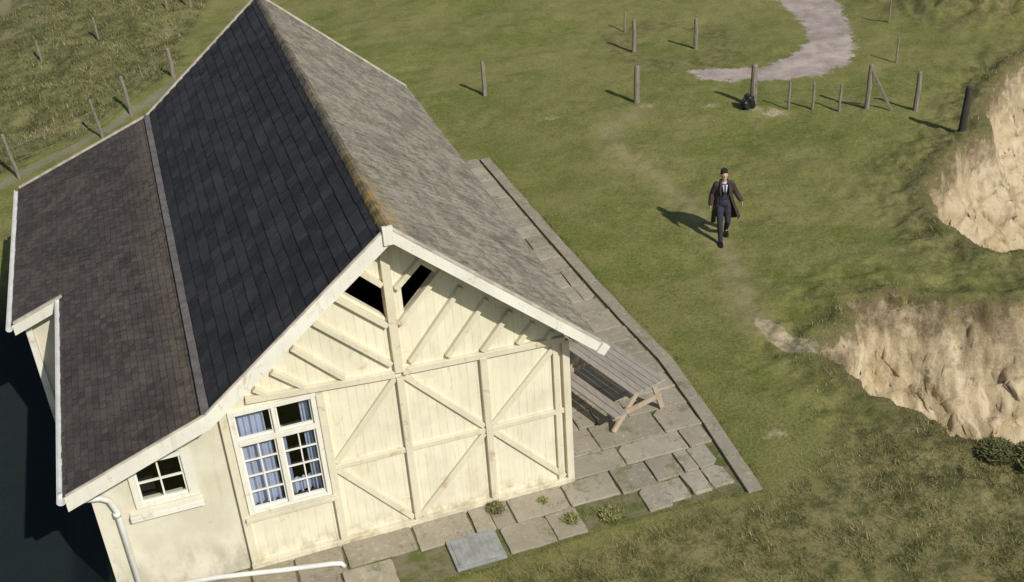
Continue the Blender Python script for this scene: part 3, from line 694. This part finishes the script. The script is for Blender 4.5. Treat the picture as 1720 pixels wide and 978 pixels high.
def limb(q,a,b,ra,rb,n=14):
    a=Vector(a);b=Vector(b);q.tube([a,a.lerp(b,.35),a.lerp(b,.7),b],[ra,ra*.98,(ra+2*rb)/3*1.02,rb],n);q.ell(a,(ra,)*3);q.ell(b,(rb,)*3)
q=MB()
q.ell((0,0,.97),(.14,.10,.12));q.ell((0,0,1.13),(.125,.088,.16));q.ell((0,-.005,1.34),(.155,.105,.18));q.ell((0,.0,1.45),(.17,.075,.06))
limb(q,J['nb'],J['nt'],.062,.055)
q.ell((0,-.005,1.69),(.075,.095,.115),20,14);q.ell((0,-.035,1.635),(.055,.062,.065))
q.tube([(0,-.095,1.71),(0,-.115,1.675)],[.010,.016],8)
q.ell((0,-.093,1.64),(.024,.010,.007))
for s in (-1,1):
    q.ell((s*.078,.0,1.68),(.012,.022,.032));q.ell((s*.03,-.086,1.70),(.014,.010,.009))
limb(q,J['shR'],J['elR'],.052,.042);limb(q,J['elR'],J['wrR'],.042,.029);limb(q,J['shL'],J['elL'],.052,.042);limb(q,J['elL'],J['wrL'],.042,.029)
limb(q,J['hiR'],J['knR'],.078,.050);limb(q,J['knR'],J['anR'],.050,.034);limb(q,J['hiL'],J['knL'],.078,.050);limb(q,J['knL'],J['anL'],.050,.034)
for a,t in (('anR','toR'),('anL','toL')):
    A=Vector(J[a]);T=Vector(J[t]);limb(q,A,A.lerp(T,.7),.030,.020)
for s,w in ((-1,'wrR'),(1,'wrL')):
    w=Vector(J[w]);dr=Vector((s*.22,-.28,-.93)).normalized();lat=Vector((0,-1,0));lat=(lat-dr*lat.dot(dr)).normalized();nr=dr.cross(lat)
    pc=w+dr*.055;Rm=Matrix((lat,nr,dr)).transposed();q.ell(pc,(.042,.018,.055),rot=Rm)
    for i,ln in enumerate((.068,.078,.072,.056)):
        b=w+dr*.095+lat*(.030-.020*i);inn=Vector((-s,0,0))
        q.tube([b,b+dr*ln*.45+inn*.004,b+dr*ln*.78+inn*.016,b+dr*ln*.92+inn*.030],[.0088,.0085,.0078,.006],8)
    b=w+dr*.03+lat*.034;q.tube([b,b+dr*.03+lat*.022,b+dr*.06+lat*.026],[.012,.010,.008],8)
remeshed(q,'body',M_skin,.0065,2)
for s in (-1,1):
    q=MB();q.ell((s*.03,-.094,1.70),(.009,.005,.005))
    o=newobj('eye',q.mesh('eye',smooth=True),None,M_hair);o.parent=man;o.rotation_euler[2]=FACE
q=MB();q.ell((0,.022,1.738),(.088,.096,.092));q.ell((0,.055,1.67),(.080,.062,.08))
for i in range(30):
    a=random.uniform(0,6.28);q.ell((.055*math.cos(a),.008+.062*math.sin(a),1.80+random.uniform(-.02,.022)),(.028,.028,.022))
for i in range(8): q.ell((-.05+.014*i,-.07,1.778+random.uniform(-.006,.014)),(.019,.020,.020))
remeshed(q,'hair',M_hair,.009,1)
q=MB();q.ell((0,0,.98),(.160,.118,.12))
for a,b in (('hiR','knR'),('hiL','knL')): limb(q,J[a],J[b],.095,.068)
for a,b in (('knR','anR'),('knL','anL')): limb(q,J[a],J[b],.068,.057)
remeshed(q,'trousers',M_suit,.012,3)
for a in ('anR','anL'):
    q=MB();A=Vector(J[a])
    if a=='anR':
        q.ell((A.x,A.y+.02,.065),(.05,.065,.062));q.ell((A.x,A.y,.10),(.05,.055,.06));q.tube([(A.x,A.y+.03,.055),(A.x,A.y-.10,.055),(A.x-.005,A.y-.20,.035)],[.05,.053,.038],12)
    else:
        q.ell((A.x,A.y+.01,.14),(.05,.06,.065));q.tube([(A.x,A.y+.02,.13),(A.x+.003,A.y-.09,.065),(A.x+.005,A.y-.17,.035)],[.05,.052,.037],12)
    remeshed(q,'shoe',M_shoe,.01,2)
q=MB();q.ell((0,0,1.0),(.17,.13,.14));q.ell((0,0,1.15),(.150,.115,.18));q.ell((0,-.003,1.34),(.17,.125,.19));q.ell((0,0,1.44),(.18,.095,.07))
remeshed(q,'suit_jacket',M_suit,.012,4)
q=MB();q.add([(-.06,-.130,1.49),(.06,-.130,1.49),(.034,-.153,1.34),(0,-.153,1.22),(-.034,-.153,1.34),(0,-.144,1.5)],[(0,4,3,2,1,5)])
q.tube([(0,0,1.49),(0,-.01,1.54)],[.08,.064],16,cap=False)
o=newobj('shirt',q.mesh('shirt'),None,M_shirt);o.parent=man;o.rotation_euler[2]=FACE
q=MB();q.add([(-.016,-.155,1.50),(.016,-.155,1.50),(.011,-.163,1.46),(.022,-.166,1.26),(0,-.166,1.22),(-.022,-.166,1.26),(-.011,-.163,1.46)],[(0,6,5,4,3,2,1)])
o=newobj('tie',q.mesh('tie'),None,M_tie);o.parent=man;o.rotation_euler[2]=FACE
q=MB();rings=[(1.50,.10,.085,.45,0,0),(1.47,.18,.11,.40,0,0),(1.36,.20,.145,.50,0,0),(1.2,.20,.14,.62,0,.0),(1.05,.22,.145,.75,.01,.02),(.90,.25,.15,.86,.03,.04),(.74,.285,.16,.94,.05,.06),(.58,.31,.17,.98,.075,.08),(.46,.325,.175,1.0,.09,.10)]
n=44;vs=[]
for (z_,rx,ry,op,ox,oy) in rings:
    for i in range(n+1):
        a=-math.pi/2+op+(2*math.pi-2*op)*i/n
        fl=1+.07*math.sin(a*8+1)*max(0,(1.25-z_))*1.6
        vs.append((ox+rx*fl*math.cos(a),oy+ry*fl*math.sin(a),z_+.04*math.cos(a*3)*(z_<.7)))
fs=[(r*(n+1)+i,r*(n+1)+i+1,(r+1)*(n+1)+i+1,(r+1)*(n+1)+i) for r in range(len(rings)-1) for i in range(n)]
q.add(vs,fs)
me=q.mesh('coat',smooth=True);o=newobj('coat',me,None,M_coat);md=o.modifiers.new('s','SOLIDIFY');md.thickness=.018;md.offset=0
md=o.modifiers.new('b','SUBSURF');md.levels=1;md.render_levels=1
o.parent=man;o.rotation_euler[2]=FACE
q=MB()
for a,b,c in (('shR','elR','wrR'),('shL','elL','wrL')):
    limb(q,J[a],J[b],.080,.068);limb(q,J[b],Vector(J[b]).lerp(Vector(J[c]),.93),.068,.060)
q.tube([(-.095,-.10,1.50),(-.11,-.135,1.38),(-.10,-.15,1.22)],[.028,.032,.015],8);q.tube([(.095,-.10,1.50),(.11,-.135,1.38),(.10,-.15,1.22)],[.028,.032,.015],8)
q.tube([(-.09,-.09,1.51),(-.085,.03,1.55),(0,.075,1.56),(.085,.03,1.55),(.09,-.09,1.51)],.026,8)
remeshed(q,'coat_sleeves',M_coat,.012,3)
man.scale=(.97,.97,.97)

# ------------------------------------------------------------------ grass
def blades(name,N,region,hr,wr,mat_,accept=None,lean=.5):
    x=rng.uniform(region[0],region[1],N);y=rng.uniform(region[2],region[3],N)
    if accept is not None:
        k=rng.uniform(0,1,N)<accept(x,y);x=x[k];y=y[k]
    z,dd,lb,hp=height(x,y);k=(dd<.0);x=x[k];y=y[k];z=z[k];n=len(x)
    cl=np.clip(fbm(x*2.3,y*2.3,3,31)+.5,0,1)
    h=rng.uniform(hr[0],hr[1],n)*(.35+1.2*cl);w=rng.uniform(wr[0],wr[1],n);a=rng.uniform(0,6.283,n);la=rng.uniform(0,6.283,n);l=rng.uniform(0,lean,n)*h
    c,s=np.cos(a),np.sin(a);V=np.zeros((n,3,3))
    V[:,0]=np.stack([x-c*w/2,y-s*w/2,z-.01],-1);V[:,1]=np.stack([x+c*w/2,y+s*w/2,z-.01],-1);V[:,2]=np.stack([x+np.cos(la)*l,y+np.sin(la)*l,z+h],-1)
    F=np.arange(n*3).reshape(n,3);ti=np.repeat(np.clip(rng.normal(.45,.22,n)+(fbm(x*1.1,y*1.1,4,41))*1.3,0,1),3)
    me=arrmesh(name,V.reshape(-1,3),F,{'tint':ti},smooth=False)
    return newobj(name,me,None,mat_,kind='stuff')
def grass_mat(name,c1,c2,c3):
    m,n,b=mat(name);t=NT(n);ti=t.attr('tint');c=t.mix(t.ramp(ti,.0,.6),c1,c2);c=t.mix(t.ramp(ti,.6,.95),c,c3)
    t.L(c,b.inputs['Base Color']);b.inputs['Roughness'].default_value=.8;b.inputs['Specular IOR Level'].default_value=.15;return m
MG1=grass_mat('rough_grass',(.105,.118,.036),(.225,.215,.078),(.41,.345,.175))
MG2=grass_mat('turf_grass',(.120,.152,.037),(.225,.235,.070),(.33,.285,.135))
MG3=grass_mat('bank_scrub',(.080,.095,.032),(.19,.19,.072),(.33,.28,.15))
MGD=grass_mat('scrub_leaves',(.055,.07,.026),(.12,.125,.045),(.20,.175,.085))
blades('rough_grass',130000,(-3,12,-5.4,2.),(.03,.10),(.007,.015),MG1,lambda x,y:rough_mask(x,y)*(.12+.88*np.clip(fbm(x*1.7,y*1.7,3,8)*4+.5,0,1)),lean=1.3)
def tdist(x,y):
    d=np.full(x.shape,99.)
    for (a,b) in zip(TRACK[:-1],TRACK[1:]):
        ex,ey=b[0]-a[0],b[1]-a[1];tt=np.clip(((x-a[0])*ex+(y-a[1])*ey)/(ex*ex+ey*ey),0,1);d=np.minimum(d,np.hypot(x-a[0]-ex*tt,y-a[1]-ey*tt))
    return d
def acc(x,y):
    hp=np.maximum(sdf(x,y,PAVE),sdf(x,y,HOUSE));return (hp<-.02)*(sdf(x,y,PATH)<0)*(.2+.8*np.clip(fbm(x*.9,y*.9,3,15)*4+.5,0,1))*np.clip(1.3-np.hypot(x+5,y+15)/45,.2,1)*np.clip(tdist(x,y)/.5,.25,1)
blades('turf_grass',165000,(2.2,18,-2,17),(.02,.045),(.008,.016),MG2,acc,lean=1.2)
blades('bank_scrub',70000,(-14,2,14,36),(.06,.18),(.02,.045),MG3,lambda x,y:(sdf(x,y,BANKL)>.25)*(.2+.8*np.clip(fbm(x*.8,y*.8,3,55)*3+.5,0,1)),lean=1.)
def rim(x,y):
    d=np.maximum(sdf(x,y,BITE1),sdf(x,y,BITE2));return np.exp(-((d+.3)/.4)**2)*.8*(fbm(x*1.5,y*1.5,3,37)>-.03)
blades('cliff_edge_grass',55000,(5,20,-4,14),(.04,.12),(.010,.020),MG1,rim,lean=1.4)
def pe(x,y):
    d=sdf(x,y,PAVE);n1=fbm(x*1.5,y*1.5,3,77)
    return np.exp(-((d+.02)/.07)**2)*.9*(n1>-.08)+(np.hypot((x-.1)/.75,(y+1.0)/.2)<1)*.8+(d>0)*(x>0)*np.clip((n1-.12)*8,0,.6)*.5+(d>.0)*(d<.4)*np.clip(n1*6,0,.5)*(x<2.6)*.7
blades('paving_weeds',110000,(-3,3.6,-1.8,13.5),(.02,.06),(.008,.014),MG2,pe,lean=1.2)
def plant(x,y,r,h,n,label,mt=None,sw=(.006,.013)):
    V=[];T=[]
    for i in range(n):
        a=random.uniform(0,6.28);rr=r*math.sqrt(random.random())*.8;b=Vector((rr*math.cos(a),rr*math.sin(a),random.uniform(0,h*.75)*(1-(rr/r)**2)))
        a2=random.uniform(0,6.28);ln=random.uniform(.03,.075)*(1+r);tip=b+Vector((math.cos(a2)*ln,math.sin(a2)*ln,random.uniform(0,.8)*ln))
        s=Vector((-math.sin(a2),math.cos(a2),random.uniform(-.3,.3)))*random.uniform(*sw)*(1+r);m_=b.lerp(tip,.5);V+=[b,m_+s,tip,m_-s];T+=[random.random()]*4
    me=arrmesh('weed_plant',np.array([tuple(v) for v in V]),np.arange(len(V)).reshape(-1,4),{'tint':np.array(T)},False)
    o=newobj('weed_plant',me,None,mt or MG3,label,"plant");o.location=(x,y,float(hz(x,y)[0]));return o
plant(-1.42,-.24,.17,.2,650,"leafy green weed growing at the foot of the gable")
plant(.3,-1.12,.22,.13,650,"low leafy weed in the broken paving joint",MG2)
plant(-.35,-.95,.16,.10,350,"low leafy weed in the broken paving joint",MG2)
plant(-.62,-.35,.10,.07,160,"low leafy weed in the broken paving joint",MG2)
plant(7.35,-2.75,.55,.32,3500,"dark scrubby bush at the cliff edge",MGD)
plant(6.85,-2.3,.4,.22,2000,"dark scrubby bush at the cliff edge",MGD)

# ------------------------------------------------------------------ camera, light, world
cd=bpy.data.cameras.new('camera');cam=bpy.data.objects.new('camera',cd);link(cam)
cam.location=(-5.2470,-14.6941,13.1449);cam.rotation_euler=(1.0305,.0604,-.3302)
cd.sensor_width=36;cd.lens=36*1976/1720;cd.clip_end=2000;cd.clip_start=.1
S.camera=cam
sv=Vector((.25,-.715,.63)).normalized()
sl=bpy.data.lights.new('sun','SUN');sl.energy=4.;sl.angle=math.radians(.5);sl.color=(1,.955,.88)
so=bpy.data.objects.new('sun',sl);link(so);so.rotation_euler=sv.to_track_quat('Z','Y').to_euler()
w=bpy.data.worlds.new('World');S.world=w;w.use_nodes=True;n=w.node_tree
sk=n.nodes.new('ShaderNodeTexSky');sk.sky_type='NISHITA';sk.sun_disc=False;sk.sun_elevation=math.asin(sv.z);sk.sun_rotation=math.atan2(sv.x,sv.y)
bg=n.nodes['Background'];bg.inputs[1].default_value=.08;n.links.new(sk.outputs[0],bg.inputs[0])
S.view_settings.view_transform='Standard';S.view_settings.look='None';S.view_settings.exposure=0
